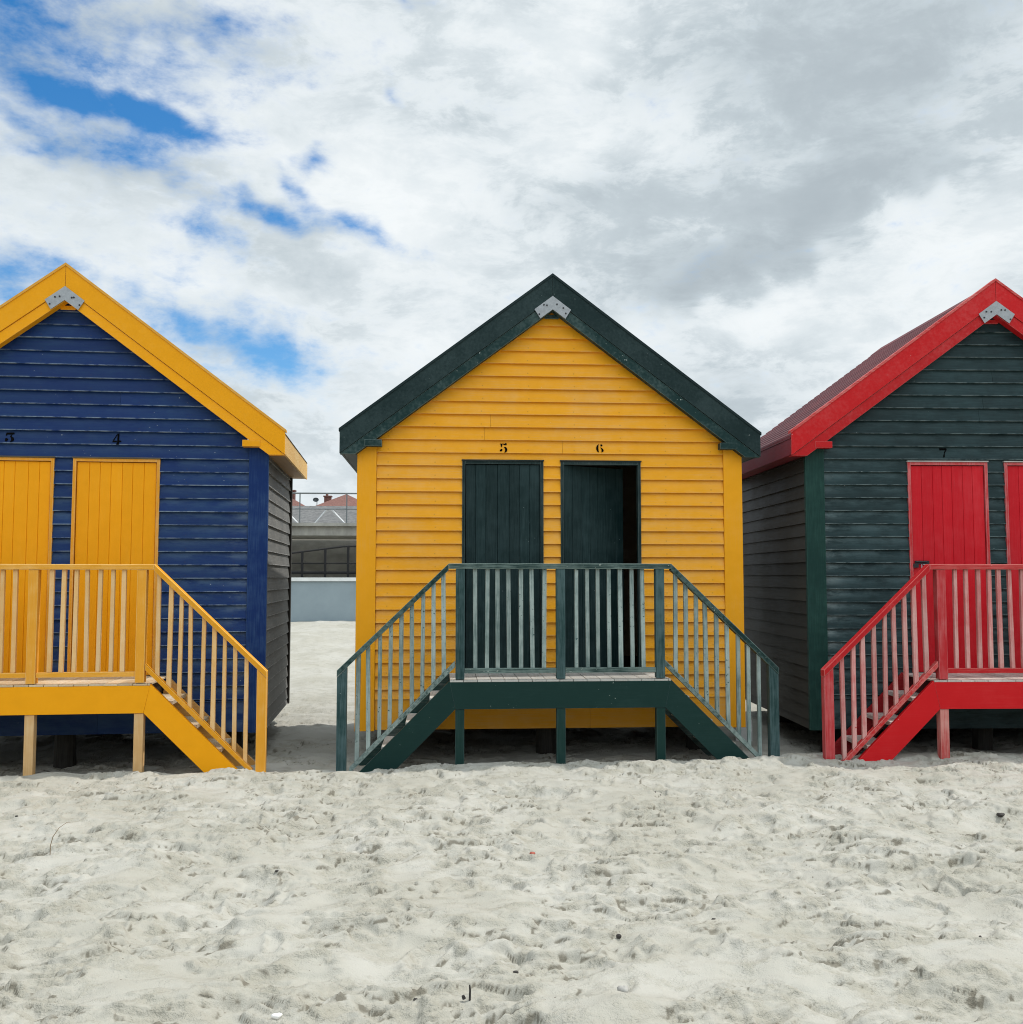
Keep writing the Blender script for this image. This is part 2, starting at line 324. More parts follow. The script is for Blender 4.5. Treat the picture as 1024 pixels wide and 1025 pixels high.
def build_hut(S):
    root = thing('beach_hut', S['label'], 'beach hut', S['loc'], R(S['rot']), 'wooden beach huts standing in a row on the sand')
    M = S['m']; SD, RB = S['sd'], S['rb']
    zr = ZR + S.get('dzr', 0); sl = (zr - ZET) / E
    gl = lambda z: (zr - .30 - z) / sl              # half width of gable under the verge boards
    # ---- front siding
    mb = MB()
    for z0, z1, _ in siding_rows(S['phase'], .47, 4.12):
        b0 = min(WI, gl(z0)); b1 = min(WI, gl(z1)); j = random.uniform(-.002, .003)
        if z1 <= 2.671 + .001 or z0 < 2.665:
            zt = z1
            if z0 < 2.665 < z1:   # row crossing the door heads: split
                for zz0, zz1 in ((z0, 2.671), (2.671, z1)):
                    f0 = (zz0 - z0) / (z1 - z0); f1 = (zz1 - z0) / (z1 - z0)
                    segs = [(-WI, -.842), (-.081, .081), (.842, WI)] if zz0 == z0 else [(-WI, WI)]
                    for a_, b_ in segs:
                        l0 = LIP + (TOP - LIP) * f0; l1 = LIP + (TOP - LIP) * f1
                        vs = [(a_, -l0, zz0), (b_, -l0, zz0), (b_, .012, zz0), (a_, .012, zz0), (a_, -l1, zz1), (b_, -l1, zz1), (b_, .012, zz1), (a_, .012, zz1)]
                        mb.add(vs, [(0, 1, 5, 4), (3, 2, 1, 0), (1, 2, 6, 5), (2, 3, 7, 6), (3, 0, 4, 7), (4, 5, 6, 7)], uv=[f0] * 4 + [f1] * 4)
            else:
                for a_, b_ in ((-WI, -.842), (-.081, .081), (.842, WI)):
                    zlow = z0
                    board_front(mb, a_, b_, a_, b_, zlow, zt, jit=j)
        else:
            split = random.choice([None, None, random.uniform(-.8, .8)])
            if split is not None and abs(split) < min(b0, b1) - .2:
                board_front(mb, -b0, split - .001, -b1, split - .001, z0, z1, jit=j); board_front(mb, split + .001, b0, split + .001, b1, z0, z1, jit=j + .001)
            else: board_front(mb, -b0, b0, -b1, b1, z0, z1, jit=j)
    mb.build('front_wall', M['wall'], root)
    mb = MB()
    for a_, b_ in ((-WI, .35), (.352, WI)): mb.prismx([(-.014, .194), (.012, .194), (.012, .466), (-.014, .466)], a_, b_)
    mb.build('skirt_board', M['wall'], root)
    # ---- side walls, back wall
    for s in (-1, 1):
        mb = MB()
        for z0, z1, _ in siding_rows(S['phase'] + .01, .194, 2.75):
            j = random.uniform(-.002, .004); dz = random.uniform(-.003, .003)
            xo0, xo1 = s * (W2 - .022 + .018 + j), s * (W2 - .022 + TOP)
            xi = s * (W2 - .04)
            q = [(xo0, .02, z0), (xo0, SD, z0 + dz), (xi, SD, z0 + dz), (xi, .02, z0), (xo1, .02, z1), (xo1, SD, z1), (xi, SD, z1), (xi, .02, z1)]
            fs = [(0, 1, 5, 4), (3, 2, 1, 0), (1, 2, 6, 5), (2, 3, 7, 6), (3, 0, 4, 7), (4, 5, 6, 7)]
            if s < 0: fs = [f[::-1] for f in fs]
            mb.add(q, fs, uv=[0, 0, 0, 0, 1, 1, 1, 1])
        mb.build('side_wall', M['side'] if s > 0 else M['side_l'], root)
    mb = MB()
    for z0, z1, _ in siding_rows(S['phase'], .194, 4.12):
        b0 = min(W2 - .03, gl(z0)); b1 = min(W2 - .03, gl(z1))
        vs = [(-b0, SD + .018, z0), (b0, SD + .018, z0), (b0, SD - .012, z0), (-b0, SD - .012, z0), (-b1, SD + .003, z1), (b1, SD + .003, z1), (b1, SD - .012, z1), (-b1, SD - .012, z1)]
        mb.add(vs, [(1, 0, 4, 5), (0, 1, 2, 3), (2, 1, 5, 6), (3, 2, 6, 7), (0, 3, 7, 4), (7, 6, 5, 4)], uv=[0, 0, 0, 0, 1, 1, 1, 1])
    mb.build('back_wall', M['side'], root)
    # ---- corner boards
    for s in (-1, 1):
        mb = MB(); a_, b_ = sorted((s * (WI + .002), s * W2))
        mb.box(a_, b_, -.032, .016, .185, 2.80); mb.build('corner_board', M['corner'], root, bevel=.003)
        mb = MB(); a_, b_ = sorted((s * (W2 - .02), s * (W2 + .010)))
        mb.box(a_, b_, SD - .05, SD + .03, .19, 2.72); mb.build('back_corner_board', M['backpost'], root, bevel=.003)
    # ---- floor, partition, inner lining, bearers
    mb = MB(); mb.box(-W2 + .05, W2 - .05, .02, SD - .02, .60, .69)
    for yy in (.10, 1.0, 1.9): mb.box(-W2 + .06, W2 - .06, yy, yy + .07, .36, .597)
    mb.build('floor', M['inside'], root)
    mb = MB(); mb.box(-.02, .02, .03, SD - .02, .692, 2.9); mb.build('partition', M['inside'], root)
    for xx in (-1.5, -.05, 1.45):
        for yy in (.32, 1.75):
            g = gz(S['loc'][0] + xx, S['loc'][1] + yy) - S['loc'][2]
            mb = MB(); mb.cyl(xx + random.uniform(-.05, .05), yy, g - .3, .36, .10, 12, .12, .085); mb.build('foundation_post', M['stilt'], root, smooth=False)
    # ---- roof: corrugated sheets, ridge cap
    for s in (-1, 1):
        mb = MB(); n = 420; prof = []
        L = (E + .004)
        for k in range(n + 1):
            x = L * k / n; d = x * math.sqrt(1 + sl * sl)
            prof.append((x, zr - .040 - sl * x + .014 * max(-1, min(1, 5 * (cos(2 * pi * d / .092) + .35)))))
        vs = []; y0, y1 = -.100, RB
        for x, z in prof: vs += [(s * x, y0, z), (s * x, y1, z)]
        for x, z in prof: vs += [(s * x, y0, z - .006), (s * x, y1, z - .006)]
        o = 2 * (n + 1); fs = []
        for k in range(n):
            q = (2 * k, 2 * k + 2, 2 * k + 3, 2 * k + 1); w = tuple(o + i for i in q[::-1])
            if s < 0: q = q[::-1]; w = w[::-1]
            fs += [q, w]
        fs += [(2 * n, o + 2 * n, o + 2 * n + 1, 2 * n + 1)]
        mb.add(vs, fs); mb.build('roof', M['roof'], root)
    mb = MB(); mb.prism([(-.13, zr - .02 - sl * .13), (0, zr - .018), (.13, zr - .02 - sl * .13), (.13, zr - .032 - sl * .13), (0, zr - .032), (-.13, zr - .032 - sl * .13)], -.10, RB + .002)
    mb.build('ridge_cap', M['roof'], root)
    # ---- verge boards
    D1, D2 = .222, .335
    for s in (-1, 1):
        for yf, yk, dn in ((-.127, -.102, 0), (RB + .004, RB + .029, .05)):
            mb = MB(); g = .0015
            mb.prism([(s * g, zr - dn), (s * E, zr - sl * E - dn), (s * E, zr - sl * E - D1), (s * g, zr - D1)], yf, yk)
            o1 = mb.build('bargeboard', M['barge'], root, bevel=.003)
        mb = MB(); zb = 2.716; xe = (zr - D1 - .004 - zb) / sl; xi = (zr - D2 - zb) / sl
        mb.prism([(s * .0015, zr - D1 - .004), (s * xe, zb), (s * xi, zb), (s * .0015, zr - D2)], -.116, -.03)
        mb.build('rafter_board', M['barge2'], root, bevel=.003)
        # drip strip along the verge
        mb = MB(); mb.prism([(s * 0.0, zr + .014), (s * (E + .008), zr + .014 - sl * (E + .008)), (s * (E + .008), zr - .012 - sl * (E + .008)), (s * 0.0, zr - .012)], -.135, -.05)
        mb.build('verge_strip', M['strip'], root)
        # eave fascia and soffit
        mb = MB(); a_, b_ = sorted((s * (E - .022), s * (E - .001)))
        mb.box(a_, b_, -.101, RB, ZET - D1 + .006, ZET - .03); mb.build('eave_fascia', M['fascia'] if s > 0 else M['fascia_l'], root, bevel=.002)
        mb = MB(); a_, b_ = sorted((s * (W2 - .02), s * (E - .023)))
        mb.box(a_, b_, -.028, RB - .01, ZET - D1 + .008, ZET - D1 + .026); mb.build('soffit', M['soffit'] if s > 0 else M['fascia_l'], root)
        mb = MB(); a_, b_ = sorted((s * 1.585, s * 1.745))
        mb.prism([(a_, 2.79), (b_, 2.79), (b_, 2.850), (a_, 2.850)], -.122, -.03); mb.build('bracket_block', M['barge2'], root, bevel=.003)
    mb = MB(); mb.box(-.066, .066, -.034, .0, zr - .394, zr - .357); mb.build('apex_block', M['barge2'], root, bevel=.003)
    mb = MB(); q = zr - .203
    for s in (-1, 1):
        mb.prism([(0, q), (s * .172, q - sl * .172), (s * .118, q - .128 - sl * .118), (0, q - .128)], -.1335, -.1285, rnd=.5)
    plate = mb.build('apex_plate', M['zinc'], root)
    for s in (-1, 1):
        for px, dz in ((.050, .06), (.088, .038), (.122, .088)):
            px += random.uniform(-.012, .012); dz += random.uniform(-.012, .012); mb = MB()
            zc = q - sl * px - dz + .005; n = 8
            for rr, ya, yb_ in ((.008, -.1385, -.1334),):
                vs = [(s * px + rr * cos(2 * pi * i / n), yy, zc + rr * sin(2 * pi * i / n)) for yy in (ya, yb_) for i in range(n)]
                mb.add(vs, [tuple(range(n)), tuple(range(2 * n - 1, n - 1, -1))] + [(i, i + n, (i + 1) % n + n, (i + 1) % n) for i in range(n)])
            mb.build('bolt', M['bolt'], plate)
    # ---- doors
    for di, (x0, x1) in enumerate(((-.842, -.081), (.081, .842))):
        ang = S['open'][di]; zb, zt = .708, 2.671; fw = .028
        mb = MB(); mb.box(x0, x0 + fw, -.030, .05, zb, zt); mb.box(x1 - fw, x1, -.030, .05, zb, zt); mb.box(x0 + fw, x1 - fw, -.0305, .05, zt - fw, zt)
        fr = mb.build('door_frame', M['frame'], root, bevel=.003)
        w = x1 - x0 - 2 * fw - .010; nb = 7
        cuts = [0] + [w * (i + random.uniform(-.12, .12)) / nb for i in range(1, nb)] + [w]
        mb = MB()
        for i in range(nb):
            a_, b_ = cuts[i] + .0002, cuts[i + 1] - .0002; v = .003
            p = [(a_, .005), (a_ + v, 0), (b_ - v, 0), (b_, .005), (b_, .034), (a_, .034)]
            n = 6; vs = [(x, y, z) for z in (zb + .006, zt - fw - .006) for x, y in p]
            mb.add(vs, [tuple(range(n - 1, -1, -1)), tuple(range(n, 2 * n))] + [(k, (k + 1) % n, (k + 1) % n + n, k + n) for k in range(n)])
        for zz in (.85, 1.6, 2.4): mb.box(.03, w - .03, .034, .056, zz, zz + .1)
        d = mb.build('door', M['door'], root); d.location = (x0 + fw + .005, -.012, 0); d.rotation_euler = (0, 0, ang)
        if ang: d['label'] = 'dark green plank door standing ajar into the dark hut'
        if S.get('padlock') == di:
            hb = MB(); hb.box(.015, .15, -.014, -.002, 1.715, 1.745); hb.box(.0, .045, -.020, -.004, 1.68, 1.718)
            hb.tube([(.02 + .1 * i / 6, -.022, 1.735) for i in range(7)], .006, 8); hb.build('door_bolt', M['bolt'], d)
            hb = MB(); hb.tube([(.072, -.024, 1.71), (.070, -.028, 1.675), (.075, -.03, 1.667), (.10, -.03, 1.673), (.125, -.028, 1.69), (.11, -.024, 1.705), (.085, -.024, 1.71)], .005, 8); hb.build('padlock', M['zinc'], d)
        # head drip
        mb = MB(); mb.box(x0 - .006, x1 + .006, -.040, -.008, zt + .001, zt + .012); mb.build('drip_strip', M['drip'], root)
        # number
        ch, nxp, nzp = S['num'][di]; (cx, cz), polys = DIG[ch]; kk = 1 / 34.13 / 107.5
        rows = siding_rows(S['phase'], nzp - .2, nzp + .2); row = [r_ for r_ in siding_rows(S['phase'], 0, 4) if r_[2] <= nzp < r_[2] + PI_][0]
        mb = MB()
        for P in polys:
            pts = []
            for a_, b_ in P:
                z = nzp - (b_ - cz) * kk; f = (z - row[2]) / PI_
                pts.append((nxp + (a_ - cx) * kk, -(LIP + .003 + (TOP - LIP) * f) - .0015, z))
            ar = sum(pts[i][0] * pts[(i + 1) % len(pts)][2] - pts[(i + 1) % len(pts)][0] * pts[i][2] for i in range(len(pts)))
            if ar < 0: pts = pts[::-1]
            n = len(pts); mb.add(pts + [(x, y + .002, z) for x, y, z in pts], [tuple(range(n))] + [(i, i + n, (i + 1) % n + n, (i + 1) % n) for i in range(n)])
        nm = mb.build('house_number', M['digit'], root); nm['label'] = f'black stencilled number {ch} above the door'
    # ---- deck
    mb = MB(); x = -.955
    while x < .95:
        w = .118; mb.box(x + .002, min(x + w, .957) - .002, FR - .001 + random.uniform(-.003, .003), -.035, ZD - .012, ZD + .004 + random.uniform(-.001, .002)); x += w
    dk = mb.build('deck', M['deckwood'], root, bevel=.002)
    mb = MB(); mb.prism([(-.954, ZD - .0125), (.954, ZD - .0125), (.906, ZB), (-.906, ZB)], FR, FR + .045); mb.build('deck_beam', M['beam'], dk, bevel=.002)
    for xx in (-.9, -.3, .3, .9):
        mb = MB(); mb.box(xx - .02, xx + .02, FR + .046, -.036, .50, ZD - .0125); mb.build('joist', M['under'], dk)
    for xx in (-.868, 0, .868):
        mb = MB(); mb.box(xx - .038, xx + .038, FR + .007, FR + .083, -.35, ZB - .0015); mb.build('deck_post', M['dpost'], dk, bevel=.004)
    # ---- stairs
    for s in (-1, 1):
        st = bpy.data.objects.new('stair', None)
        mb = MB(); mb.prism([(s * .956, ZD - .001), (s * .9075, ZB), (s * (.9075 + ZB + .25), -.25), (s * (.956 + ZD + .25), -.25)], FR + .0015, FR + .045)
        st = mb.build('stair', M['beam'], root, bevel=.002)
        mb = MB(); mb.prism([(s * .957, ZD + .012), (s * .9075, ZB), (s * (.9075 + ZB + .25), -.25), (s * (.957 + ZD + .262), -.25)], -.085, -.045)
        mb.build('stringer', M['stair_in'], st, bevel=.002)
        for zt_ in (.555, .352, .150):
            xn = .956 + ZD - zt_ + .022
            mb = MB(); a_, b_ = sorted((s * (xn - .235), s * xn)); mb.box(a_, b_, FR + .047, -.087, zt_ - .036, zt_); mb.build('tread', M['tread'], st, bevel=.003)
    # ---- railing
    zr0 = ZRL - .045
    mb = MB(); mb.box(-.967, .967, FR - .008, FR + .085, zr0, ZRL); rl = mb.build('railing', M['rail'], root, bevel=.004)
    for xx in (-.868, 0, .868):
        mb = MB(); mb.box(xx - .038, xx + .038, FR - .001, FR + .078, ZD + .010, zr0 - .0005); mb.build('railing_post', M['post'], rl, bevel=.004)
    for a_, b_ in ((-.829, -.039), (.039, .829)):
        mb = MB(); mb.box(a_, b_, FR + .008, FR + .062, .765, .806); mb.build('bottom_rail', M['rail'], rl, bevel=.003)
    for bx in (-1, 1):
        for k in range(7):
            xx = bx * .435 + (k - 3) * .0985 + random.uniform(-.005, .005) - .006; tl = random.uniform(-.009, .009); hw = random.uniform(.0155, .019)
            mb = MB(); mb.prism([(xx - hw, .8065), (xx + hw, .8065), (xx + tl + hw, zr0 - .0005), (xx + tl - hw, zr0 - .0005)], FR + .018, FR + .051); mb.build('baluster', M['balu'], rl, bevel=.003)
    for s in (-1, 1):
        zn = .798; slr = (ZRL - zn) / (1.908 - .968)
        mb = MB(); mb.prism([(s * .968, ZRL), (s * 1.909, zn), (s * 1.909, zn - .058), (s * .968, ZRL - .058)], FR - .008, FR + .085); mb.build('stair_handrail', M['railS'], rl, bevel=.004)
        mb = MB(); mb.prism([(s * 1.826, zn + slr * .083 - .0585), (s * 1.908, zn - .0585), (s * 1.908, -.35), (s * 1.826, -.35)], FR - .001, FR + .080); mb.build('newel_post', M['post'], rl, bevel=.004)
        lo = lambda x: .872 - (x - .909)
        mb = MB(); mb.prism([(s * .910, lo(.910)), (s * 1.80, lo(1.80)), (s * 1.80, lo(1.80) - .052), (s * .910, lo(.910) - .052)], FR + .006, FR + .064); mb.build('stair_bottom_rail', M['rail2'], rl, bevel=.003)
        for k in range(9):
            xx = 1.003 + k * .0920 + random.uniform(-.005, .005); hw = random.uniform(.0155, .019); tl = random.uniform(-.009, .009)
            top = lambda x: ZRL - (x - .968) * slr - .0585
            mb = MB(); mb.prism([(s * (xx - hw), lo(xx - hw) + .0005), (s * (xx + hw), lo(xx + hw) + .0005), (s * (xx + tl + hw), top(xx + tl + hw)), (s * (xx + tl - hw), top(xx + tl - hw))], FR + .018, FR + .051)
            mb.build('baluster', M['balu'], rl, bevel=.003)
    return root

# ------------------------------------------------------------------ materials
OR = (.80, .348, .009); ORW = (.70, .42, .16)
BL = (.005, .025, .112); BLW = (.09, .14, .20)
DG = (.007, .024, .024); DGW = (.10, .14, .135)
RD = (.50, .014, .018); RDW = (.60, .22, .20)
def metal(name, c, rough, met=1., var=.3):
    m, t, b = newmat(name); tc = t.new('ShaderNodeTexCoord').outputs['Object']
    n = t.noise(tc, 35, 4, .6); t.put(b.inputs['Base Color'], t.mix(n, tuple(x * (1 - var) for x in c), tuple(min(1, x * (1 + var)) for x in c)))
    b.inputs['Metallic'].default_value = met; b.inputs['Roughness'].default_value = rough; return m
zinc = metal('galvanised_steel', (.34, .36, .38), .5, .35); boltm = metal('dark_iron', (.035, .035, .04), .5, .5)
digit = paint('black_stencil_paint', (.003, .003, .003), (.012, .012, .012), .3, 'x', rough=.8)
for n_ in digit.node_tree.nodes:
    if n_.type == 'BSDF_PRINCIPLED': n_.inputs['Specular IOR Level'].default_value = .02
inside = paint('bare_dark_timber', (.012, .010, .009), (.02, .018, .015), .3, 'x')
stilt = paint('dark_post_wood', (.022, .02, .017), (.07, .065, .055), .4, 'z')  # near-black timber for foundation posts and back corner boards
greywood = paint('grey_weathered_wood', (.34, .33, .30), (.52, .51, .47), .7, 'y', var=.3)
com = dict(zinc=zinc, bolt=boltm, digit=digit, inside=inside, stilt=stilt)

mats_c = dict(com,
    wall=paint('orange_siding_paint', OR, ORW, .30, 'x', var=.06, lap=.45, haze=.30, hazecol=(.74, .42, .13), droppings=0, ends=.55, endcol=(.66, .42, .22), nails=.25, chips=.1, chip=(.7, .5, .3)),
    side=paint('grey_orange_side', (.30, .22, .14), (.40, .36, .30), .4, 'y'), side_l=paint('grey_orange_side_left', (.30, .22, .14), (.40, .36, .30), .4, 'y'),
    corner=paint('orange_corner_paint', (.82, .358, .010), ORW, .15, 'z', var=.03), backpost=stilt,
    barge=paint('dark_green_barge_paint', (.008, .023, .024), (.045, .072, .074), .32, 'i', edge=.4, droppings=.10, chips=.2, chip=(.35, .40, .39), patch=.7),
    barge2=paint('dark_green_trim_paint', (.007, .029, .029), (.12, .17, .165), .30, 'i', edge=.9, droppings=.05, chips=.5, chip=(.4, .45, .42)),
    strip=paint('dark_green_verge', (.008, .020, .022), (.03, .05, .05), .3, 'x'),
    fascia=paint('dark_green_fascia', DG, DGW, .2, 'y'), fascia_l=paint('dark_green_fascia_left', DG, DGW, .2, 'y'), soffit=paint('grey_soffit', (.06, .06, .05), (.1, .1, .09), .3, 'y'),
    roof=paint('dark_green_sheet', (.02, .05, .048), (.06, .1, .09), .3, 'y'),
    door=paint('dark_green_door_paint', (.006, .020, .021), (.030, .055, .058), .45, 'z', var=.25, patch=.5, edge=.3, chips=.1, chip=(.2, .25, .25)),
    frame=paint('dark_green_frame_paint', (.008, .022, .022), (.09, .12, .12), .35, 'z', edge=.8), drip=paint('faded_drip', (.012, .02, .02), (.1, .1, .1), .3, 'x'),
    deckwood=paint('sun_bleached_deck', (.36, .355, .33), (.48, .47, .44), .8, 'y', var=.14), beam=paint('dark_green_beam_paint', (.007, .031, .027), (.035, .07, .068), .15, 'x', var=.05, edge=.5, chips=.15, chip=(.3, .36, .33)),
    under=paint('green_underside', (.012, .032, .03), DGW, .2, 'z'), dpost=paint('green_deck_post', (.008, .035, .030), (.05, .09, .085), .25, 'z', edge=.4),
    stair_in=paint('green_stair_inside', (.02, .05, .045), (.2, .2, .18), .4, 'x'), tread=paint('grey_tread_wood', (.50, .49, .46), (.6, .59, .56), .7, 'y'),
    rail=paint('green_rail_paint', (.010, .032, .030), (.20, .27, .25), .50, 'x', edge=.9, chips=.8, chip=(.42, .46, .42)), railS=paint('green_sloping_rail_paint', (.008, .030, .028), (.12, .18, .17), .45, 'i', edge=.8, chips=.5, chip=(.35, .4, .36)), rail2=paint('green_low_rail_paint', (.02, .05, .047), (.24, .30, .28), .7, 'i', edge=1., chips=.8, chip=(.5, .52, .48)),
    post=paint('green_post_paint', (.013, .042, .041), (.075, .125, .13), .65, 'z', edge=.7, chips=.5, chip=(.38, .44, .42)),
    balu=paint('chalky_green_baluster', (.10, .15, .145), (.32, .385, .365), .7, 'z', var=.3, chips=.9, chip=(.05, .09, .09)))
mats_l = dict(com,
    wall=paint('blue_siding_paint', BL, (.020, .055, .125), .40, 'x', var=.25, lap=.8, lapcol=(.22, .28, .34), haze=.6, hazecol=(.070, .125, .20), droppings=.07, ends=.4, nails=.22, chips=.2, chip=(.35, .4, .45)),
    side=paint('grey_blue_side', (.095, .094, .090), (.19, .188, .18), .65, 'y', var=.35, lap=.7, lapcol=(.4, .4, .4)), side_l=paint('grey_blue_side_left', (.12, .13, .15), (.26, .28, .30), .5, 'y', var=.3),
    corner=paint('blue_corner_paint', (.004, .024, .115), (.040, .090, .20), .40, 'z', var=.05, edge=.3), backpost=stilt,
    barge=paint('yellow_barge_paint', (.84, .358, .004), (.84, .41, .04), .2, 'i', edge=.4), barge2=paint('yellow_trim_paint', (.84, .355, .004), (.84, .43, .08), .2, 'x', edge=.5), strip=paint('yellow_verge', (.70, .34, .04), (.76, .48, .16), .4, 'x'),
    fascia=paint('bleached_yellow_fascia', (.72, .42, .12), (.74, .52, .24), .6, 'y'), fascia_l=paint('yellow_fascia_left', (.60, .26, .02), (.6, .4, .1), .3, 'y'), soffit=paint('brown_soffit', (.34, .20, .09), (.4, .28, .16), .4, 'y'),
    roof=paint('ochre_sheet', (.05, .04, .03), (.1, .08, .06), .3, 'y'),
    door=paint('yellow_door_paint', (.84, .345, .004), (.84, .40, .04), .2, 'z', var=.06), frame=paint('yellow_frame_paint', (.72, .31, .02), (.76, .46, .18), .4, 'z', edge=.6), drip=paint('dark_drip', (.10, .08, .05), (.2, .2, .2), .3, 'x'),
    deckwood=paint('pine_deck', (.55, .42, .26), (.62, .56, .46), .5, 'y', var=.3), beam=paint('yellow_beam_paint', (.86, .360, .004), (.86, .41, .02), .12, 'x', var=.04),
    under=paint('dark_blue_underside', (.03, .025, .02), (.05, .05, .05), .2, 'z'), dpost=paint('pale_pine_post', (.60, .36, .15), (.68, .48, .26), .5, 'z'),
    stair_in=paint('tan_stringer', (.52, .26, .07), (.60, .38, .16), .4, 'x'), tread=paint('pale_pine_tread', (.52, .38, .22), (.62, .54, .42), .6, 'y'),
    rail=paint('yellow_rail_paint', (.74, .34, .03), (.80, .50, .18), .35, 'x', edge=.8), railS=paint('yellow_sloping_rail_paint', (.74, .32, .015), (.80, .46, .12), .3, 'i', edge=.8), rail2=paint('yellow_low_rail_paint', (.74, .31, .01), (.80, .46, .12), .3, 'i', edge=.6), post=paint('yellow_post_paint', (.76, .34, .03), (.78, .48, .16), .35, 'z', edge=.5),
    balu=paint('pale_pine_baluster', (.72, .41, .14), (.74, .52, .28), .55, 'z', var=.12))
mats_r = dict(com,
    wall=paint('bottle_green_siding_paint', (.009, .023, .025), (.032, .062, .068), .45, 'x', var=.25, lap=.75, lapcol=(.14, .18, .18), haze=.7, hazecol=(.085, .135, .145), droppings=.13, ends=.9, endcol=(.26, .32, .32), nails=.15, chips=.15, chip=(.4, .45, .45)),
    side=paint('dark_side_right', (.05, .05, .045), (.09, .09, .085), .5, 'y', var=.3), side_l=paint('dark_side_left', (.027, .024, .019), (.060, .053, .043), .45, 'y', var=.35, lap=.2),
    corner=paint('green_corner_paint', (.007, .034, .029), (.03, .085, .07), .35, 'z', var=.05, edge=.3), backpost=stilt,
    barge=paint('red_barge_paint', (.54, .011, .014), (.58, .07, .07), .35, 'i', edge=.8, chips=.1, chip=(.7, .5, .5)), barge2=paint('red_trim_paint', (.47, .012, .015), (.56, .10, .10), .3, 'i', edge=.8), strip=paint('red_verge', (.5, .03, .03), (.62, .24, .22), .5, 'x'),
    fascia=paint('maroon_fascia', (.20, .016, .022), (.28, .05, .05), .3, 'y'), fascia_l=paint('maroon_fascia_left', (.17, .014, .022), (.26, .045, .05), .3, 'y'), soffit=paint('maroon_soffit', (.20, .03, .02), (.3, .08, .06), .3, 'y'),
    roof=paint('red_corrugated_sheet', (.11, .015, .020), (.27, .09, .095), .40, 'y', var=.1),
    door=paint('red_door_paint', (.54, .009, .018), (.56, .045, .055), .35, 'z', var=.12), frame=paint('red_frame_paint', (.46, .018, .022), (.58, .24, .24), .45, 'z', edge=.9), drip=paint('pale_drip', (.36, .35, .33), (.5, .5, .48), .5, 'x'),
    deckwood=paint('pinkish_deck', (.42, .36, .32), (.58, .52, .48), .7, 'y', var=.3), beam=paint('red_beam_paint', (.56, .009, .013), (.58, .05, .05), .2, 'x', var=.04, edge=.7, chips=.1, chip=(.7, .5, .5)),
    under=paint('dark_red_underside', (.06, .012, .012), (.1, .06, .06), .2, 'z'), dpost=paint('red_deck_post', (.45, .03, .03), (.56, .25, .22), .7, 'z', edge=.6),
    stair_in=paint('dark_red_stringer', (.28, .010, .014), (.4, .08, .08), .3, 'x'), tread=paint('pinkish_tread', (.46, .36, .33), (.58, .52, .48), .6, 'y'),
    rail=paint('red_rail_paint', (.47, .014, .018), (.58, .17, .15), .35, 'x', edge=.9, chips=.3, chip=(.7, .5, .48)), railS=paint('red_sloping_rail_paint', (.46, .014, .018), (.58, .14, .13), .3, 'i', edge=.9), rail2=paint('red_low_rail_paint', (.48, .02, .022), (.58, .22, .2), .45, 'i', edge=.9, chips=.4, chip=(.7, .5, .48)),
    post=paint('red_post_paint', (.47, .022, .028), (.54, .14, .14), .5, 'z', edge=.7, chips=.3, chip=(.7, .5, .48)),
    balu=paint('pinkish_baluster', (.50, .15, .145), (.60, .36, .33), .6, 'z', var=.25, chips=.4, chip=(.4, .05, .05)))

build_hut(dict(label='dark blue beach hut with yellow doors, yellow verge boards and numbers 3 and 4', loc=(-3.430, 9.182, -.009), rot=2.914, phase=2.920, rb=2.25, sd=2.07, m=mats_l,
    open=(0, 0), num=[('3', -.472, 2.853), ('4', .457, 2.855)]))
build_hut(dict(label='orange beach hut with dark green roof boards, one green door ajar, numbers 5 and 6', loc=(1.014, 9.224, 0), rot=0, phase=2.869, rb=2.25, sd=2.07, m=mats_c,
    open=(0, R(27)), num=[('5', -.457, 2.797), ('6', .455, 2.801)]))
build_hut(dict(label='dark green beach hut with red doors, red stairs and red roof', loc=(5.188, 8.964, -.005), rot=-2.175, phase=2.818, rb=2.55, sd=2.48, dzr=-.035, m=mats_r,
    open=(0, 0), padlock=0, num=[('7', -.494, 2.763), ('8', .455, 2.763)]))

# ------------------------------------------------------------------ background: seawall, ramp railing, bridge, houses
def plain(name, c1, c2, scale=3, rough=.8, stretch=(1, 1, 1), bump=.2):
    m, t, b = newmat(name); tc = t.new('ShaderNodeTexCoord').outputs['Object']
    n = t.noise(t.mapping(tc, scale=stretch), scale, 6, .65)
    t.put(b.inputs['Base Color'], t.mix(t.ramp(n, .3, .7), c1, c2)); b.inputs['Roughness'].default_value = rough
    bp = t.new('ShaderNodeBump'); bp.inputs['Strength'].default_value = bump; bp.inputs['Distance'].default_value = .01; t.put(bp.inputs['Height'], n); t.l.new(bp.outputs[0], b.inputs['Normal'])
    return m
conc_pale = plain('blue_grey_render', (.24, .30, .335), (.28, .345, .38), 1.2); coping_m = plain('white_coping', (.66, .68, .68), (.78, .8, .8), 3)
conc_dark = plain('stained_concrete', (.22, .215, .195), (.36, .35, .32), 1.6, stretch=(1, 1, 2)); conc_mid = plain('old_concrete', (.24, .235, .21), (.42, .41, .37), 2.2, stretch=(1, 1, .5))
blackm = metal('black_painted_steel', (.008, .008, .009), .8, 0.); whitem = metal('white_painted_steel', (.62, .64, .66), .5, .1, .1); greym = metal('grey_painted_steel', (.16, .18, .19), .5, .3)
w = thing('seawall', 'pale blue-grey rendered seawall with white coping behind the gap between huts', 'wall', (-2, 25, 0))
mb = MB(); mb.box(-38, 42, 0, .3, -.6, 1.49); mb.build('wall', conc_pale, w)
mb = MB(); mb.box(-38, 42, -.05, .35, 1.493, 1.585); mb.build('coping', coping_m, w)
